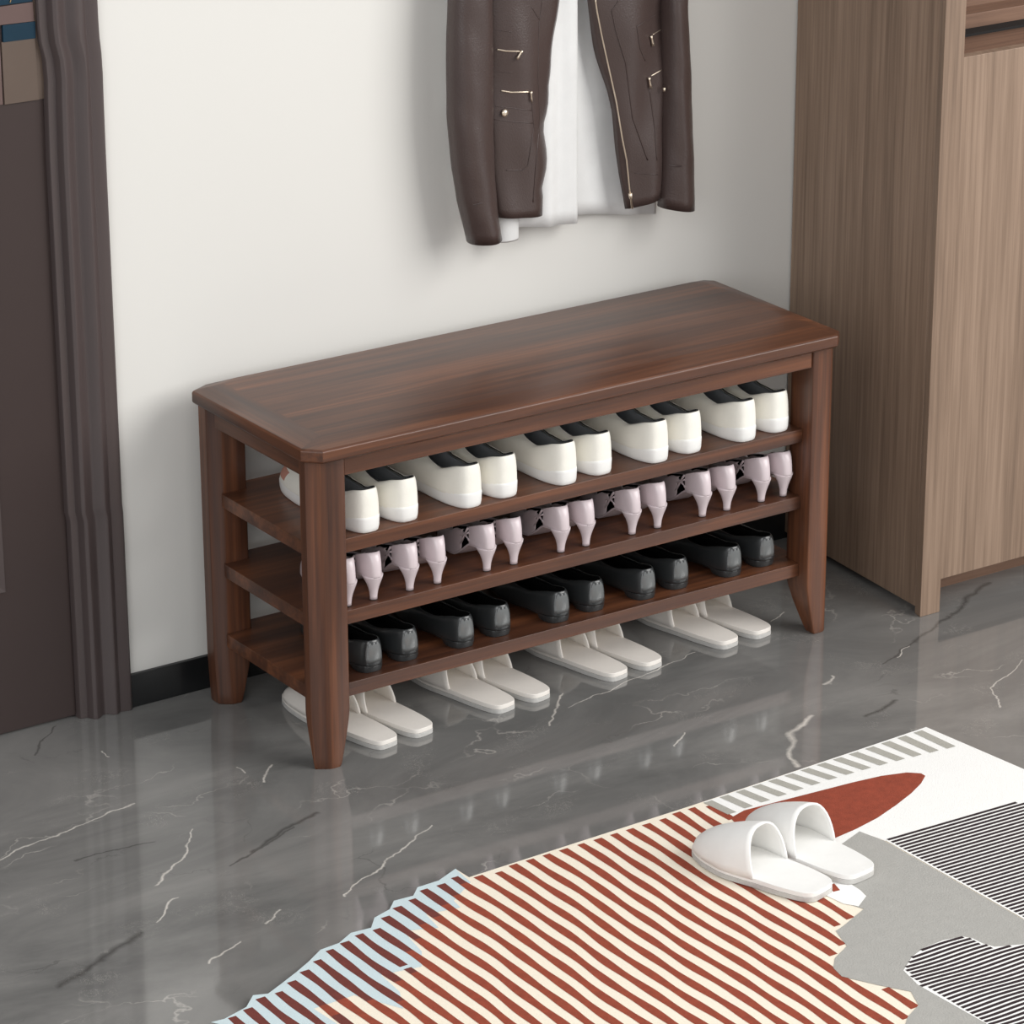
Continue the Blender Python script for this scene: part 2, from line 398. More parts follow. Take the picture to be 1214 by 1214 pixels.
# ------------------------------------------------------------------ shoes
def outline(n, L, wt, pw=.55, y0=0.0, skew=0.0):
    """closed plan outline, starts at the toe, down the left side, heel, up the right side"""
    pts = []
    for i in range(n):
        a = 2*PI*i/n
        y = y0 + L*(.5+.5*math.cos(a)); s = math.sin(a)
        w = interp(wt, (y-y0)/L)*abs(s)**pw
        pts.append((-w if s > 0 else w, y))
    return [(x + skew*max(0, (y-y0)/L-.4), y) for x, y in pts]
def shell(bm, Bo, Oo, zb, zo, inset=0, v0=0.0, nv=8, mi=0, sel=None, bulge=1.0):
    """surface from the base outline Bo up to the opening outline Oo"""
    n = len(Bo); rows = []
    for k in range(nv+1):
        v = v0 + (1-v0)*k/nv
        row = []
        for (bx, by), (ox, oy) in zip(Bo, Oo):
            a = 1-math.cos(v*PI/2); b = math.sin(v*PI/2)
            x = bx+(ox-bx)*a; y = by+(oy-by)*a
            z = zb(by)+(zo(oy)-zb(by))*b
            if inset:
                cx, cy = 0, oy
                d = Vector((x, y-L_MID)); 
                if d.length > 1e-6: d = d*(1-inset/max(d.length, .02)); x, y = d.x, d.y+L_MID
                z -= inset*.6*(v > .05)
            row.append((x, y, z))
        rows.append(row)
    R = [[bm.verts.new(p) for p in r] for r in rows]
    for a, b in zip(R, R[1:]):
        for i in range(n):
            j = (i+1) % n
            if sel and not (sel(Bo[i]) and sel(Bo[j])): continue
            f = bm.faces.new((a[i], b[i], b[j], a[j])); f.material_index = mi
    for v in [v for v in bm.verts if not v.link_faces]: bm.verts.remove(v)
    return rows
L_MID = .12
def plate_mesh(bm, Bo, z0f, z1f, mi=0, sh=1.0, cy=None):
    pts = Bo if sh == 1.0 else [(x*sh, (y-cy)*sh+cy) for x, y in Bo]
    n = len(pts)
    # rows left-right so the plate can bend along its length
    a = [bm.verts.new((x, y, z0f(y))) for x, y in pts]; b = [bm.verts.new((x, y, z1f(y))) for x, y in pts]
    for i in range(n):
        bm.faces.new((a[i], b[i], b[(i+1) % n], a[(i+1) % n])).material_index = mi
    h = n//2
    for V, fl in ((a, 0), (b, 1)):
        for i in range(h):
            q = [V[i], V[i+1], V[(n-i-1) % n], V[(n-i) % n]]
            q = list(dict.fromkeys(q))
            if fl: q = q[::-1]
            if len(q) > 2: bm.faces.new(q).material_index = mi

def salm(bm):
    for f in bm.faces:
        c = f.calc_center_median()
        if c.y > .2 and c.z > .030: f.material_index = 1
def sneaker():
    root = empty('sneaker'); L = .245
    wt = [(0, .0325), (.15, .033), (.4, .030), (.7, .0335), (.85, .0335), (1, .031)]
    Bo = outline(48, L, wt, .6); Sole = outline(48, L+.002, [(a, w+.0009) for a, w in wt], .58, -.001)
    bm = B(); rr = []
    for z, k in ((0, .90), (.002, .95), (.008, .985), (.015, 1.0), (.0185, 1.0), (.0205, .985)):
        rr.append([(x*k, (y-.12)*(1-(1-k)*.35)+.12, z + (.005*max(0, 1-y/.11) if z > .012 else 0)) for x, y in Sole])
    loft(bm, rr); obj('sole', bm, 'rubber_w', root, smooth=True)
    wo = [(0, .0225), (.3, .0235), (.7, .020), (1, .017)]
    Oo = outline(48, .125, wo, .6, .006)
    Bi = [(x*.99, (y-.12)*.99+.12) for x, y in Bo]
    zb = lambda y: .017
    zo = lambda y: interp([(0, .069), (.02, .065), (.05, .052), (.085, .055), (.131, .070)], y)
    bm = B(); shell(bm, Bi, Oo, zb, zo, nv=8); salm(bm); obj('upper', bm, ['sneaker', 'salmon'], root, smooth=True, solid=.0018, off=-1, subd=1)
    bm = B(); shell(bm, Bi, Oo, zb, zo, inset=.003, nv=8)
    plate_mesh(bm, [(x*.93, (y-.12)*.96+.12) for x, y in Bo], lambda y: .018, lambda y: .0205)
    obj('lining', bm, 'lining', root, smooth=True)
    bm = B(); tube(bm, [(x, y, zo(y)+.0003) for x, y in Oo]+[(Oo[0][0], Oo[0][1], zo(Oo[0][1]))], .0009, 6); obj('collar_piping', bm, 'piping', root)
    # tongue inside the opening
    bm = B(); loft(bm, [[(x*w, y, z+.002*math.cos(x*1.4)) for x in (-1, -.5, 0, .5, 1)] for y, z, w in ((.14, .060, .014), (.125, .068, .017), (.108, .074, .018), (.095, .080, .017))], close=False, cap=(False, False))
    obj('tongue', bm, 'sneaker', root, smooth=True, solid=.003)
    remember(root); return root

def flat_shoe():
    root = empty('flat_shoe'); L = .228
    wt = [(0, .027), (.15, .030), (.4, .028), (.65, .033), (.85, .029), (1, .017)]
    Bo = outline(48, L, wt, .55)
    lift = lambda y: interp([(0, .012), (.06, .011), (.1, .005), (.14, .003), (.25, .003)], y)
    bm = B(); plate_mesh(bm, [(x*.98, (y-.12)*.99+.12) for x, y in Bo], lambda y: max(0, lift(y)-.003), lambda y: lift(y)+.001)
    obj('sole', bm, 'flat', root, bevel=.0006)
    He = outline(24, .052, [(0, .0215), (.6, .0235), (1, .022)], .5, .003)
    bm = B(); loft(bm, [[(x*.93, (y-.02)*.93+.02, 0) for x, y in He], [(x, y, .006) for x, y in He], [(x, y, .0115) for x, y in He]]); obj('heel', bm, 'flat', root, bevel=.0008)
    Oo = outline(48, .140, [(0, .017), (.3, .0215), (.7, .022), (1, .017)], .6, .005)
    zo = lambda y: interp([(0, .053), (.02, .050), (.06, .037), (.1, .033), (.15, .036)], y)
    bm = B(); shell(bm, Bo, Oo, lift, zo, nv=8); obj('upper', bm, 'flat', root, smooth=True, solid=.0016, subd=1)
    bm = B(); shell(bm, Bo, Oo, lift, zo, inset=.0028, nv=8)
    plate_mesh(bm, [(x*.92, (y-.12)*.95+.12) for x, y in Bo], lambda y: lift(y)+.001, lambda y: lift(y)+.003); obj('lining', bm, 'flat_in', root, smooth=True)
    bm = B(); Bt = [(x*1.004, y-.0009 if y < .05 else y) for x, y in Bo]; Ot = [(x*1.02, y-.0009) for x, y in Oo]
    shell(bm, Bt, Ot, lambda y: lift(y)+.006, lambda y: zo(y)-.001, nv=8, sel=lambda p: p[1] < .012 or (p[1] < .02 and p[0] > 0))
    o = obj('heel_counter', bm, 'flat_highlight', root, smooth=True, solid=.0005); o['label'] = 'painted highlight on the heel'  # thin paler skin over the upper, paints the glint at the heel
    remember(root); return root

def pump():
    root = empty('high_heel'); L = .188; HH = .040
    wt = [(0, .0165), (.14, .0175), (.35, .016), (.66, .0222), (.85, .019), (1, .009)]
    Bo = outline(48, L, wt, .6)
    zb = lambda y: interp([(-.01, HH), (.02, HH), (.05, .035), (.075, .016), (.095, .004), (.11, .002), (.3, .002)], y)
    bm = B(); plate_mesh(bm, [(x*.97, y) for x, y in Bo], lambda y: zb(y)-.0018, lambda y: zb(y)+.0015); obj('sole', bm, 'pump', root)
    bm = B(); plate_mesh(bm, [(x*.88, (y-.09)*.95+.09) for x, y in Bo], lambda y: zb(y)+.0018, lambda y: zb(y)+.003); obj('insole', bm, 'pump_in', root)
    bm = B(); rings = []
    for z, w, yb, yf in ((0, .0062, .0105, .0205), (.005, .0061, .0101, .0205), (.012, .0068, .0088, .0212), (.019, .0084, .0068, .0228), (.026, .0108, .0044, .0255), (.032, .0136, .0020, .030), (.037, .0158, .0004, .036), (.0395, .0165, -.0004, .039)):
        cy, ry = (yb+yf)/2, (yf-yb)/2
        rings.append([(w*math.cos(a), cy+ry*math.sin(a), z+.0012) for a in [k*2*PI/16 for k in range(16)]])
    loft(bm, rings); obj('heel', bm, 'pump', root, smooth=True)
    bm = B(); loft(bm, [[(.0060*math.cos(k*PI/6), .0155+.0050*math.sin(k*PI/6), z) for k in range(12)] for z in (-.0, .0013)]); obj('heel_tip', bm, 'piping', root)
    Oo = outline(48, .115, [(0, .018), (.4, .0195), (.8, .017), (1, .011)], .62, .013)
    zo = lambda y: interp([(0, .078), (.02, .076), (.045, .066), (.06, .056), (.078, .052), (.09, .042), (.13, .034)], y)
    for nm, s in (('heel_counter', lambda p: p[1] < .050), ('vamp', lambda p: p[1] > .068)):
        bm = B(); shell(bm, Bo, Oo, zb, zo, nv=8, sel=s); obj(nm, bm, 'pump', root, smooth=True, solid=.0014, subd=1)
        bm = B(); shell(bm, Bo, Oo, zb, zo, nv=8, inset=.002, sel=s); obj('lining', bm, 'pump_in', root, smooth=True)
    for s in (-1, 1):
        def P(y, v):
            w = interp(wt, y/L); ow = .019
            return (s*(w+(ow-w)*(1-math.cos(v*PI/2)))*.99, y, zb(y)+(zo(y)-zb(y))*math.sin(v*PI/2))
        for (ya, va), (yb_, vb) in (((.044, .75), (.074, .2)), ((.044, .15), (.074, .8)), ((.044, .45), (.074, .5))):
            bm = B(); tube(bm, [P(ya+(yb_-ya)*k/4, va+(vb-va)*k/4) for k in range(5)], .0019, 6)
            obj('cross_strap', bm, 'pump', root, smooth=True)
    remember(root); return root

def slipper(name, wd, L, hv, mat):
    root = empty(name)
    k = wd/.085
    wt = [(0, .040*k), (.15, .0375*k), (.4, .037*k), (.65, .0425*k), (.85, .037*k), (1, .026*k)]
    Bo = outline(56, L, wt, .45)
    bm = B(); plate_mesh(bm, Bo, lambda y: .0, lambda y: .0072); obj('outsole', bm, 'outsole', root, bevel=.002)
    bm = B(); plate_mesh(bm, [(x*.995, (y-L/2)*.995+L/2) for x, y in Bo], lambda y: .0074, lambda y: .0146)
    obj('footbed', bm, mat, root, bevel=.0025)
    bm = B(); rings = []
    n = 18; ys = .415*L; ns = 14
    for i in range(ns+1):
        t = i/ns                               # 0 at the opening, 1 at the toe
        ring = []
        for j in range(n+1):
            a = PI*j/n; c, s = math.cos(a), math.sin(a)
            yo = ys + .085*L*s                # the opening edge leans back towards the toe
            y = yo + (L*.997-yo)*t
            u = min(1, y/L)
            al = math.acos(max(-1, min(1, 2*u-1))); w = interp(wt, u)*(max(0, math.sin(al))**.45)*1.0
            h = hv*max(0, 1-t)**.48
            ring.append((w*(abs(c)**.8)*(1 if c >= 0 else -1), y, .0115+h*s**.9))
        rings.append(ring)
    loft(bm, rings, close=False, cap=(False, False))
    bmesh.ops.remove_doubles(bm, verts=bm.verts, dist=.0002)
    obj('vamp', bm, mat, root, smooth=True, solid=.0032, off=1)
    remember(root); return root

ORD = ['first', 'second', 'third', 'fourth', 'fifth', 'sixth', 'seventh']
def place_pairs(proto, spots, z, desc, cat, group, rz=0, where='', jig=0):
    k = 0
    for i, pr in enumerate(spots):
        for j, (x, y) in enumerate(pr):
            o = proto if k == 0 else copy_tree(proto)
            o.location = (x, y, z); o.rotation_euler = (0, 0, rz + random.uniform(-jig, jig))
            o['label'] = '%s, %s shoe of the %s pair from the left' % (desc, ('left', 'right')[j], ORD[i])
            o['category'] = cat; o['group'] = group; k += 1
sx = [(.131, .203), (.315, .384), (.492, .562), (.668, .737), (.842, .912)]
place_pairs(sneaker(), [((a, .042), (b, .047)) for a, b in sx], .3567, 'White sneaker on top shelf', 'sneaker', 'white sneakers on the top shelf', rz=math.radians(.5))
hx = [(.094, .140), (.205, .255), (.346, .396), (.485, .533), (.622, .672), (.761, .810), (.880, .925)]
place_pairs(pump(), [((a, .044), (b, .044)) for a, b in hx], .2410, 'Lilac high heel on middle shelf', 'high heel', 'lilac high heels on the middle shelf', rz=math.radians(-8))
bx = [(.138, .207), (.306, .378), (.486, .558), (.654, .724), (.827, .899)]
place_pairs(flat_shoe(), [((a, .052), (b, .058)) for a, b in bx], .1230, 'Black flat on bottom shelf', 'flat shoe', 'black flats on the bottom shelf', rz=math.radians(-3))
sl = [((.153, .036), (.222, .042)), ((.378, .046), (.448, .050)), ((.598, .048), (.669, .052)), ((.824, .052), (.895, .056))]
place_pairs(slipper('slipper', .071, .25, .052, 'slip'), sl, 0, 'Cream slipper under the bench', 'slipper', 'cream slippers under the bench', rz=math.radians(9))
rp = slipper('slipper', .095, .228, .068, 'slip_w')
tag(rp, 'White slipper on the striped rug, the nearer and left one of the pair', 'slipper', 'white slippers on the rug')
r2 = copy_tree(rp); r2['label'] = 'White slipper on the striped rug, the right one, tucked against its mate'
rp.location = (.3775, -.748, ZR+.0012); rp.rotation_euler = (0, 0, math.radians(15))
r2.location = (.457, -.739, ZR+.0012); r2.rotation_euler = (0, 0, math.radians(8))

# ------------------------------------------------------------------ the rug: outline and woven fields laid out on the floor
def G(x, y, z=ZR):
    q = U(x, y, 2, z); return (q.x, q.y)
RM = ['r_cream', 'r_white', 'r_red', 'r_red2', 'r_blue', 'r_grey', 'r_dash', 'r_black']
def inpoly(p, P):
    c = False; n = len(P)
    for i in range(n):
        (x1, y1), (x2, y2) = P[i], P[i-1]
        if (y1 > p[1]) != (y2 > p[1]) and p[0] < (x2-x1)*(p[1]-y1)/(y2-y1)+x1: c = not c
    return c
steps = [(556, 1040), (540, 1030), (520, 1044), (495, 1052), (490, 1062), (467, 1068), (462, 1078), (444, 1088), (440, 1100), (416, 1106), (402, 1118), (380, 1126), (366, 1140), (352, 1152),
         (334, 1166), (318, 1178), (300, 1180), (292, 1194), (266, 1208)]
NE = G(1098, 862); SEd = (Vector(G(1214, 912))-Vector(NE)).normalized()
SE = Vector(NE)+SEd*1.5; SW = (-.62, -1.86)
rug_out = [NE, G(820, 955)] + [G(*p) for p in steps] + [(-.60, -.72), SW, (SE.x, SE.y)]
bm = B(); prism(bm, rug_out[::-1], .0005, ZR, 0)
def patch(pts, mi, lay):
    z = ZR+.0002*lay
    f = bm.faces.new([bm.verts.new((p[0], p[1], z)) for p in pts]); f.material_index = mi
    if f.normal.z < 0 or True:
        f.normal_update()
        if f.normal.z < 0: f.normal_flip()
# white corner field
W1 = [NE, (NE[0]+SEd.x*.34, NE[1]+SEd.y*.34), G(1214, 955), G(1137, 968), G(1050, 997), G(1019, 986), G(990, 1008), G(900, 1010), G(868, 969), G(834, 951)]
patch(W1, 1, 1)
# rust leaf
leaf = [(866, 970), (882, 961), (905, 955), (940, 946), (975, 937), (1010, 928), (1045, 920), (1075, 916), (1092, 917), (1097, 920), (1092, 929), (1080, 941), (1062, 955), (1040, 970), (1015, 983), (985, 996), (950, 1006), (915, 1006), (885, 990)]
patch([G(*p) for p in leaf], 2, 2)
# grey dashes along the far edge
for i in range(14):
    t = i/13; tx, ty = 1089-t*249, 867+t*83; ex, ey = 1130-t*260, 886+t*78-5*math.sin(PI*t)
    patch([G(tx-6, ty+2), G(tx+4, ty-1), G(ex+3, ey-1), G(ex-7, ey+2)], 6, 3)
# rust stripes running across the rug, wavy, cut where the grey field starts
grey_left = [(1019, 986), (985, 1010), (1000, 1070), (1024, 1078), (1000, 1098), (991, 1104), (1004, 1122), (990, 1136), (988, 1148), (998, 1158), (1040, 1168), (1080, 1176), (1089, 1192), (1076, 1206), (1073, 1216), (1090, 1232), (1120, 1250), (1250, 1330)]
GL = [G(*p) for p in grey_left]
GREY = GL + [(SE.x-.3, SE.y+.1), (.80, -1.10), G(1214, 1091), G(1048, 997)]
blue_zone = [(530, 1020), (556, 1040), (548, 1052), (530, 1075), (520, 1090), (505, 1078), (505, 1092), (480, 1150), (500, 1140), (505, 1148), (470, 1170), (478, 1200), (420, 1180), (380, 1196), (420, 1214), (440, 1240), (230, 1240), (266, 1200)]
BZ = [G(*p) for p in blue_zone]
patch([p for p in ([G(540, 1030)] + [G(*p) for p in ((558, 1046), (538, 1068), (546, 1076), (505, 1084), (520, 1100), (478, 1104), (500, 1128), (500, 1146), (452, 1156), (474, 1176), (478, 1196), (420, 1180), (372, 1196), (400, 1214), (330, 1230), (250, 1212))] + [G(*p) for p in steps[2:][::-1]])], 4, 1)
def stripe(x0, width, ystart, yend, lay, ph, mi):
    """a wavy stripe at x0 from ystart towards the viewer, clipped to the cream field"""
    runs = []; cur = []
    n = int((ystart-yend)/.008)
    for i in range(n+1):
        y = ystart-(ystart-yend)*i/n
        wv = .0022*math.sin(y*15+ph*.2)+.0008*math.sin(y*37+ph)
        x = x0 + wv + .045*(ystart-y)*0
        w = width*(1+.12*math.sin(y*60+ph*2))/2
        ok = inpoly((x, y), rug_in) and not inpoly((x, y), GREY) and not inpoly((x, y), W1)
        b = 3 if inpoly((x, y), BZ) else 2
        if ok and (not cur or cur[-1][3] == b): cur.append((x, y, w, b))
        else:
            if len(cur) > 2: runs.append(cur)
            cur = [cur[-1][:3]+(b,), (x, y, w, b)] if (ok and cur) else ([(x, y, w, b)] if ok else [])
    if len(cur) > 2: runs.append(cur)
    for r in runs:
        for a, c in zip(r, r[1:]):
            f = bm.faces.new([bm.verts.new(p) for p in ((a[0]-a[2], a[1], ZR+.0003), (a[0]+a[2], a[1], ZR+.0003), (c[0]+c[2], c[1], ZR+.0003), (c[0]-c[2], c[1], ZR+.0003))])
            f.material_index = a[3]; f.normal_update()
            if f.normal.z < 0: f.normal_flip()
rug_in = [NE, G(820, 955)] + [G(x+2, y+1.5) for x, y in steps] + [(-.595, -.72), (-.59, -1.84), (SE.x, SE.y)]
nst = 34
for i in range(nst+4):
    x0 = .455-i*.0292
    ys = -.392 if x0 > .36 else (-.414 if x0 > .03 else -.40)
    stripe(x0, .0135, ys, -1.5, 2, i*1.3, 2)
# grey field, ghost-white lozenge, fine black lines
patch(GREY, 5, 3)
patch([G(*p) for p in ((985, 1046), (1003, 1045), (1020, 1056), (1027, 1063), (1018, 1075), (1000, 1072), (975, 1060))], 1, 4)
patch([G(*p) for p in ((982, 1051), (989, 1048), (996, 1056), (988, 1058))], 2, 5)
def lines(P, mi_bg, ystep, slope, x0, x1, ya, yb, wig=0):
    patch(P, mi_bg, 4)
    k = 0; y = ya
    while y > yb:
        n = int((x1-x0)/.006); prev = None
        for i in range(n+1):
            x = x0+(x1-x0)*i/n
            yy = y+slope*(x-x0)+wig*math.sin(x*40+y*30)
            ok = inpoly((x, yy), P)
            if ok and prev:
                h = ystep*.31
                f = bm.faces.new([bm.verts.new(p) for p in ((prev[0], prev[1]-h, ZR+.0011), (x, yy-h, ZR+.0011), (x, yy+h, ZR+.0011), (prev[0], prev[1]+h, ZR+.0011))])
                f.material_index = 7
            prev = (x, yy) if ok else None
        y -= ystep; k += 1
P1 = [G(1050, 997), G(1137, 968), G(1166, 961), G(1214, 950), (.895, -.70), (.925, -1.02), (.78, -1.02), G(1214, 1090)]
lines(P1, 1, .0092, -.045, .55, .97, -.60, -1.08)
P2 = [G(*p) for p in ((1071, 1151), (1082, 1134), (1096, 1124), (1119, 1115), (1142, 1111), (1153, 1113), (1165, 1119), (1179, 1123), (1192, 1122), (1214, 1120), (1260, 1112), (1330, 1290), (1169, 1214), (1088, 1168))]
lines(P2, 1, .0092, -.045, .2, .75, -.80, -1.4, .0015)
rug = tag(obj('area_rug', bm, RM), 'patterned area rug with rust stripes, grey field and fine black lines on the marble floor', 'rug')

# ------------------------------------------------------------------ leather jacket over a white shirt on the wall
hook = tag(empty('wall_hook', (.70, YW, 1.47)), 'steel wall hook above the hanging jacket', 'hook')
bm = B(); box(bm, -.02, .02, -.004, -.0002, -.03, .03); obj('back_plate', bm, 'hook', hook, bevel=.002)
bm = B(); tube(bm, [(0, -.004, -.01), (0, -.024, -.015), (0, -.034, -.008), (0, -.037, .012)], .003); obj('prong', bm, 'hook', hook, smooth=True)
hang = tag(empty('coat_hanger', (.70, .371, 1.40)), 'wooden coat hanger holding the leather jacket on the wall hook', 'hanger')
bm = B(); tube(bm, [(-.13, 0, -.05), (-.07, 0, -.028), (0, 0, -.012), (.07, 0, -.028), (.13, 0, -.05)], [.008, .01, .011, .01, .008]); obj('bar', bm, 'wood_x', hang, smooth=True)
bm = B(); tube(bm, [(0, 0, 0), (0, 0, .035)] + [(.018*math.sin(a), 0, .055+.018*-math.cos(a)) for a in [k*PI/8 for k in range(2, 14)]], .002); obj('hook', bm, 'hook', hang)
def edge(pts, Y):      # measured edge -> list (z, x) sorted upwards
    r = []
    for p in pts:
        if len(p) == 2: q = U(p[0], p[1], 1, Y); r.append((q.z, q.x))
        else: r.append((p[1], p[2]))
    return sorted(r)
JX, JY, JZ = .70, .36, .66
def S(bm): bmesh.ops.translate(bm, vec=(-JX, -JY, -JZ), verts=bm.verts); return bm
jk = tag(empty('leather_jacket', (JX, JY, JZ)), 'dark brown leather biker jacket hanging open on the wall above the bench', 'jacket')
sh = tag(empty('shirt', (JX, JY, JZ)), 'plain white cotton shirt hanging inside the open leather jacket', 'shirt')
def panel(Ledge, Redge, Yc, bulge, z0l, z0r, z1, wr, name, mat, parent, nz=46, nx=18, solid=.0035, tuck=.01, ex=.6):
    bm = B(); rings = []
    for i in range(nz+1):
        t = i/nz; row = []
        for j in range(nx+1):
            u = j/nx
            zb = z0l+(z0r-z0l)*u
            z = zb+(z1-zb)*t
            xl, xr = interp(Ledge, z), interp(Redge, z)
            x = xl+(xr-xl)*u
            y = Yc-bulge*(math.sin(PI*u)**ex)+wr(u, z)
            row.append((x, y, z))
        rings.append(row)
    loft(bm, rings, close=False, cap=(False, False))
    return obj(name, S(bm), mat, parent, smooth=True, solid=solid, off=0)
def sleeve(Ledge, Redge, Yc, ry, z0, z1, cutl, cutr, name):
    bm = B(); rings = []; n = 28
    for i in range(41):
        t = i/40; ring = []
        for k in range(n):
            a = 2*PI*k/n; c, s = math.cos(a), math.sin(a)
            zb = z0+(cutl*(1-c)/2+cutr*(1+c)/2)
            z = zb+(z1-zb)*t
            xl, xr = interp(Ledge, z), interp(Redge, z)
            cx, rx = (xl+xr)/2, (xr-xl)/2
            cr = .0016*math.sin(z*70+c*3)*math.sin(z*23) + .0022*math.sin(a*3+z*9)
            ring.append((cx+rx*c, Yc+(ry+cr)*s, z))
        rings.append(ring)
    # turned-in opening of the cuff
    first = rings[0]; mx = sum(p[0] for p in first)/n
    inner = [((p[0]-mx)*.88+mx, (p[1]-Yc)*.88+Yc, p[2]+.001) for p in first]; deep = [((p[0]-mx)*.7+mx, (p[1]-Yc)*.7+Yc, p[2]+.014) for p in first]
    loft(bm, [deep, inner] + rings, cap=(False, True))
    return obj(name, S(bm), 'leather', jk, smooth=True)
YS, YP, YT = .335, .352, .372
L1 = edge([(533, 0), (531, 70), (532, 140), (538, 200), (545, 240), (557, 288), (0, 1.2, .487), (0, 1.32, .515), (0, 1.385, .60)], YS)
R1 = edge([(580, 0), (582, 80), (582, 150), (584, 210), (587, 250), (592, 279), (0, 1.2, .575), (0, 1.32, .60), (0, 1.385, .65)], YS)
z0 = U(592, 280, 1, YS).z
sleeve(L1, R1, YS, .030, U(557, 289, 1, YS).z, 1.38, 0, z0-U(557, 289, 1, YS).z, 'sleeve')
L2 = edge([(786, 0), (786, 100), (785, 180), (783, 247), (0, 1.2, .872), (0, 1.32, .82), (0, 1.385, .755)], YS)
R2 = edge([(810, 0), (814, 60), (818, 150), (820, 200), (821, 247), (0, 1.2, .925), (0, 1.32, .885), (0, 1.385, .80)], YS)
zr = U(821, 247, 1, YS).z; zl = U(783, 246, 1, YS).z
sleeve(L2, R2, YS, .028, zl, 1.38, 0, zr-zl, 'sleeve')
wrk = lambda u, z: .0022*math.sin(u*9+z*14)+.0016*math.sin(z*42+u*4)
PL = edge([(576, 0), (578, 120), (580, 200), (586, 255), (0, 1.2, .545), (0, 1.37, .60)], YP)
PRr = edge([(661, 0), (659, 20), (655, 42), (652, 62), (651, 84), (649, 100), (650, 120), (648, 136), (644, 150), (646, 166), (648, 184), (646, 204), (641, 218), (643, 234), (642, 253), (0, 1.2, .68), (0, 1.37, .685)], YP)
za = U(588, 256, 1, YP).z; zc = U(642, 254, 1, YP).z
panel(PL, PRr, YP, .020, za, zc, 1.38, wrk, 'front_panel', 'leather', jk)
QL = edge([(696, 0), (701, 30), (706, 60), (712, 82), (719, 104), (724, 130), (728, 170), (734, 210), (741, 246), (0, 1.2, .73), (0, 1.37, .715)], YP)
QR = edge([(790, 0), (790, 120), (788, 190), (785, 236), (0, 1.2, .90), (0, 1.37, .80)], YP)
panel(QL, QR, YP, .020, U(741, 247, 1, YP).z, U(781, 229, 1, YP).z, 1.38, lambda u, z: .003*math.sin(u*8-z*18)+.0016*math.sin(z*35+u*6), 'front_panel', 'leather', jk)
bm = B(); rings = []      # collar
for dz, rr in ((-.02, 1.0), (.02, .9), (.035, 1.05), (.005, 1.25)):
    rings.append([(.70+.085*rr*math.sin(a), .362-.035*rr*math.cos(a)*-1*0-.024*rr*math.cos(a+PI), 1.375+dz-.02*abs(math.sin(a))) for a in [k*2*PI/24-PI*.0 for k in range(24)]])
loft(bm, rings, cap=(False, False)); obj('collar', S(bm), 'leather', jk, smooth=True, solid=.003)
bm = B(); box(bm, .59, .86, YW-.008, YW-.005, .76, 1.36); obj('back_panel', S(bm), 'leather', jk)
# zips, seams, stud, pocket outlines follow the bulge of the front panels
def onp(x, y, side, lift=.003):
    Le, Re = (PL, PRr) if side == 0 else (QL, QR)
    q = U(x, y, 1, YP-.016)
    for _ in range(3):
        u = max(0, min(1, (q.x-interp(Le, q.z))/(interp(Re, q.z)-interp(Le, q.z))))
        yy = YP-.020*(math.sin(PI*u)**.6)+(wrk(u, q.z) if side == 0 else .003*math.sin(u*8-q.z*18)+.0016*math.sin(q.z*35+u*6))
        q = U(x, y, 1, yy-lift)
    return q
def strip(name, px, side, r, mat, lift=.0022, sub=8):
    if mat == 'seam': lift = .0019
    pts = []
    for a, b in zip(px, px[1:]):
        for k in range(sub): pts.append(onp(a[0]+(b[0]-a[0])*k/sub, a[1]+(b[1]-a[1])*k/sub, side, lift))
    pts.append(onp(*px[-1], side, lift))
    bm = B(); tube(bm, pts, r if mat == 'metal' else r*.8, 6); return obj(name, S(bm), 'leather' if mat == 'seam' else mat, jk, smooth=True)
def pull(px, side, r=(.0026, .0018, .003)):
    a, b = onp(*px[0], side, .005), onp(*px[1], side, .005)
    bm = B(); tube(bm, [a, a.lerp(b, .25), a.lerp(b, .6), b], [r[0], r[1], r[1], r[2]], 8); return obj('zip_pull', S(bm), 'metal', jk, smooth=True)
strip('pocket_zip', [(589, 58.5), (600, 60.5), (618, 61)], 0, .0014, 'metal'); pull([(619, 60), (613, 70)], 0)
strip('pocket_zip', [(594, 107.5), (606, 109.5), (628, 109)], 0, .0014, 'metal'); pull([(629.5, 108.5), (630.5, 121)], 0, (.003, .0014, .0014))
strip('seam', [(583, 84), (607, 86)], 0, .0009, 'seam'); strip('seam', [(583, 34), (606, 38)], 0, .0009, 'seam')
strip('seam', [(582, 125), (630, 131)], 0, .0009, 'seam'); strip('seam', [(585, 141), (606, 144), (632, 146)], 0, .0011, 'seam')
strip('seam', [(630, 118), (633, 150), (626, 196), (619, 202), (600, 202)], 0, .0011, 'seam')
strip('seam', [(643, 0), (639, 30), (638, 90), (640, 140), (635, 200), (632, 240)], 0, .0012, 'seam')
strip('seam', [(630, 8), (640, 24)], 0, .0011, 'seam')
bm = B(); c = onp(598, 134, 0, .003)
loft(bm, [[(c.x+r*math.cos(a), c.y-d, c.z+r*math.sin(a)) for a in [k*PI/8 for k in range(16)]] for r, d in ((.0062, 0), (.0062, .002), (.004, .0035), (.0006, .004))]); obj('stud', S(bm), 'metal', jk, smooth=True)
strip('front_zip', [(706, 0), (708, 14), (714, 45), (724, 90), (731, 122), (738, 165), (743, 190), (747, 230)], 1, .0013, 'metal', .005)
bm = B(); a, b = onp(747, 229, 1, .005), onp(749.5, 247, 1, .005); tube(bm, [a, a.lerp(b, .3), a.lerp(b, .4), b], [.0036, .003, .0016, .0022]); obj('zip_pull', S(bm), 'metal', jk, smooth=True)
strip('pocket_zip', [(784, 35), (774, 41)], 1, .0009, 'metal'); pull([(772, 42.5), (774.5, 54)], 1)
strip('pocket_zip', [(784, 83), (772, 90)], 1, .0009, 'metal'); pull([(769.5, 92), (771.6, 104)], 1)
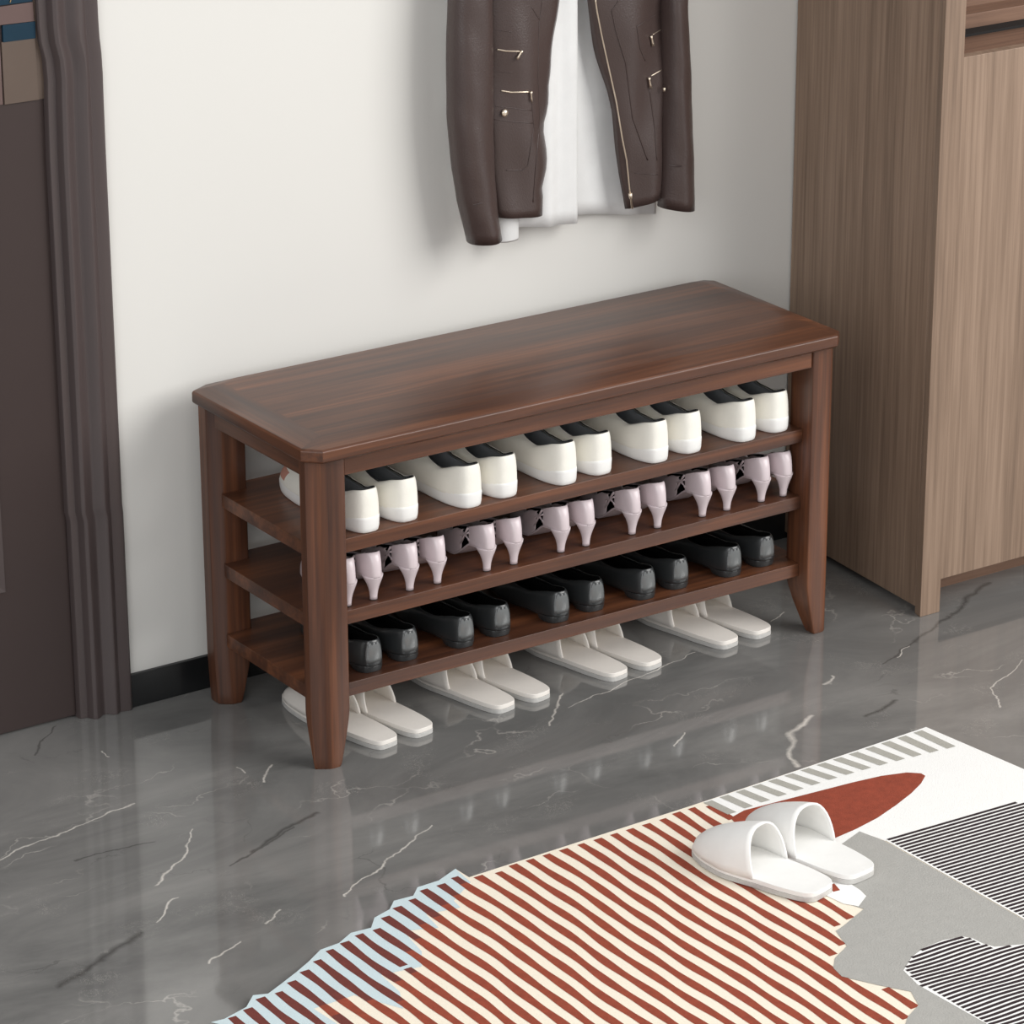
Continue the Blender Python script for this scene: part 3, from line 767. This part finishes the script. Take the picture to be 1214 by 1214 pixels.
strip('seam', [(784, 13), (755, 31.5), (759, 58), (765, 72)], 1, .0012, 'seam')
strip('seam', [(734, 0), (725.5, 13), (730, 35), (742, 75), (750, 140), (768, 190)], 1, .0014, 'seam')
strip('seam', [(752, 205), (780, 207)], 1, .001, 'seam'); strip('seam', [(770, 105), (776, 150), (779, 190)], 1, .0014, 'seam')
bm = B(); c = U(787.4, 106, 1, YS-.01); tube(bm, [(c.x, c.y, c.z+.003), (c.x, c.y, c.z-.003)], .0025); obj('snap', S(bm), 'metal', jk, smooth=True)
# cuffs seam
def cuffseam(px, Yc):
    bm = B(); tube(bm, [U(x, y, 1, Yc) for x, y in px], .0009, 6); obj('cuff_seam', S(bm), 'seam', jk, smooth=True)
cuffseam([(561, 243), (569, 241), (578, 241)], YS-.029); cuffseam([(793, 196), (800, 197), (808, 197)], YS-.027)
# shirt: one folded sheet, a longer front tail and a rolled side tail
def sheet(name, l, r, zl, zrr, z1, Yc, fold, nx=40):
    bm = B(); rings = []
    for i in range(31):
        t = i/30; row = []
        for j in range(nx+1):
            u = j/nx; zb = zl+(zrr-zl)*u; z = zb+(z1-zb)*t
            row.append((l+(r-l)*u, Yc+fold(u, t), z))
        rings.append(row)
    loft(bm, rings, close=False, cap=(False, False)); return obj(name, S(bm), 'shirt', sh, smooth=True, solid=.0016, off=0)
q0, q1, q2 = U(612, 270, 1, .362), U(688, 264, 1, .362), U(690, 251, 1, .378); q3 = U(779, 254, 1, .378)
sheet('front_tail', q0.x, q1.x, q0.z, q1.z, 1.37, .366, lambda u, t: -.010*math.sin(PI*min(1, u*1.0))**.5*(1-t*.3) + (.014*max(0, (u-.9)/.1)**2) + .004*math.sin(u*11+t)*(1-t*.5) + .001*math.sin(u*23-t*3))
sheet('back_tail', q2.x-.03, q3.x, q2.z, q3.z, 1.37, .380, lambda u, t: -.003*math.sin(u*10+1+t*2)-.001*math.sin(u*21+t))
bm = B(); a = U(604, 0, 1, .355).x; zb = U(604, 286, 1, .355).z; ha = (U(617, 284, 1, .355).x-U(591, 284, 1, .355).x)/2
cxx = U(604, 284, 1, .355).x
loft(bm, [[(cxx+ha*math.cos(k*PI/10)*s, .362+.012*math.sin(k*PI/10)*s, z) for k in range(20)] for z, s in ((zb+.012, .86), (zb+.001, .88), (zb, .95), (zb+.003, 1), (zb+.12, 1), (zb+.3, .9))], cap=(True, True))
obj('side_tail', S(bm), 'shirt', sh, smooth=True)

# ------------------------------------------------------------------ light
def area(name, loc, tgt, size, power, colr=(1, 1, 1), sy=None):
    l = bpy.data.lights.new(name, 'AREA'); l.energy = power; l.size = size; l.color = colr
    if sy: l.shape = 'RECTANGLE'; l.size_y = sy
    o = bpy.data.objects.new(name, l); col.objects.link(o); o.location = loc
    o.rotation_euler = (Vector(tgt)-Vector(loc)).to_track_quat('-Z', 'Y').to_euler(); return o
area('window_light', (3.6, -4.2, 3.2), (.3, 0, .5), 3.8, 300, (1, .985, .96))
area('fill_light', (-3.4, -3.6, 2.6), (.2, .2, .5), 3.0, 85, (.98, .99, 1))  # added fill without a real source, lifts the shaded wall left of the bench
w = bpy.data.worlds.new('world'); scn.world = w; w.use_nodes = True
w.node_tree.nodes['Background'].inputs[0].default_value = (.97, .985, 1, 1); w.node_tree.nodes['Background'].inputs[1].default_value = .70
scn.view_settings.view_transform = 'Standard'; scn.view_settings.look = 'None'
scn.view_settings.exposure = -.1; scn.view_settings.gamma = 1
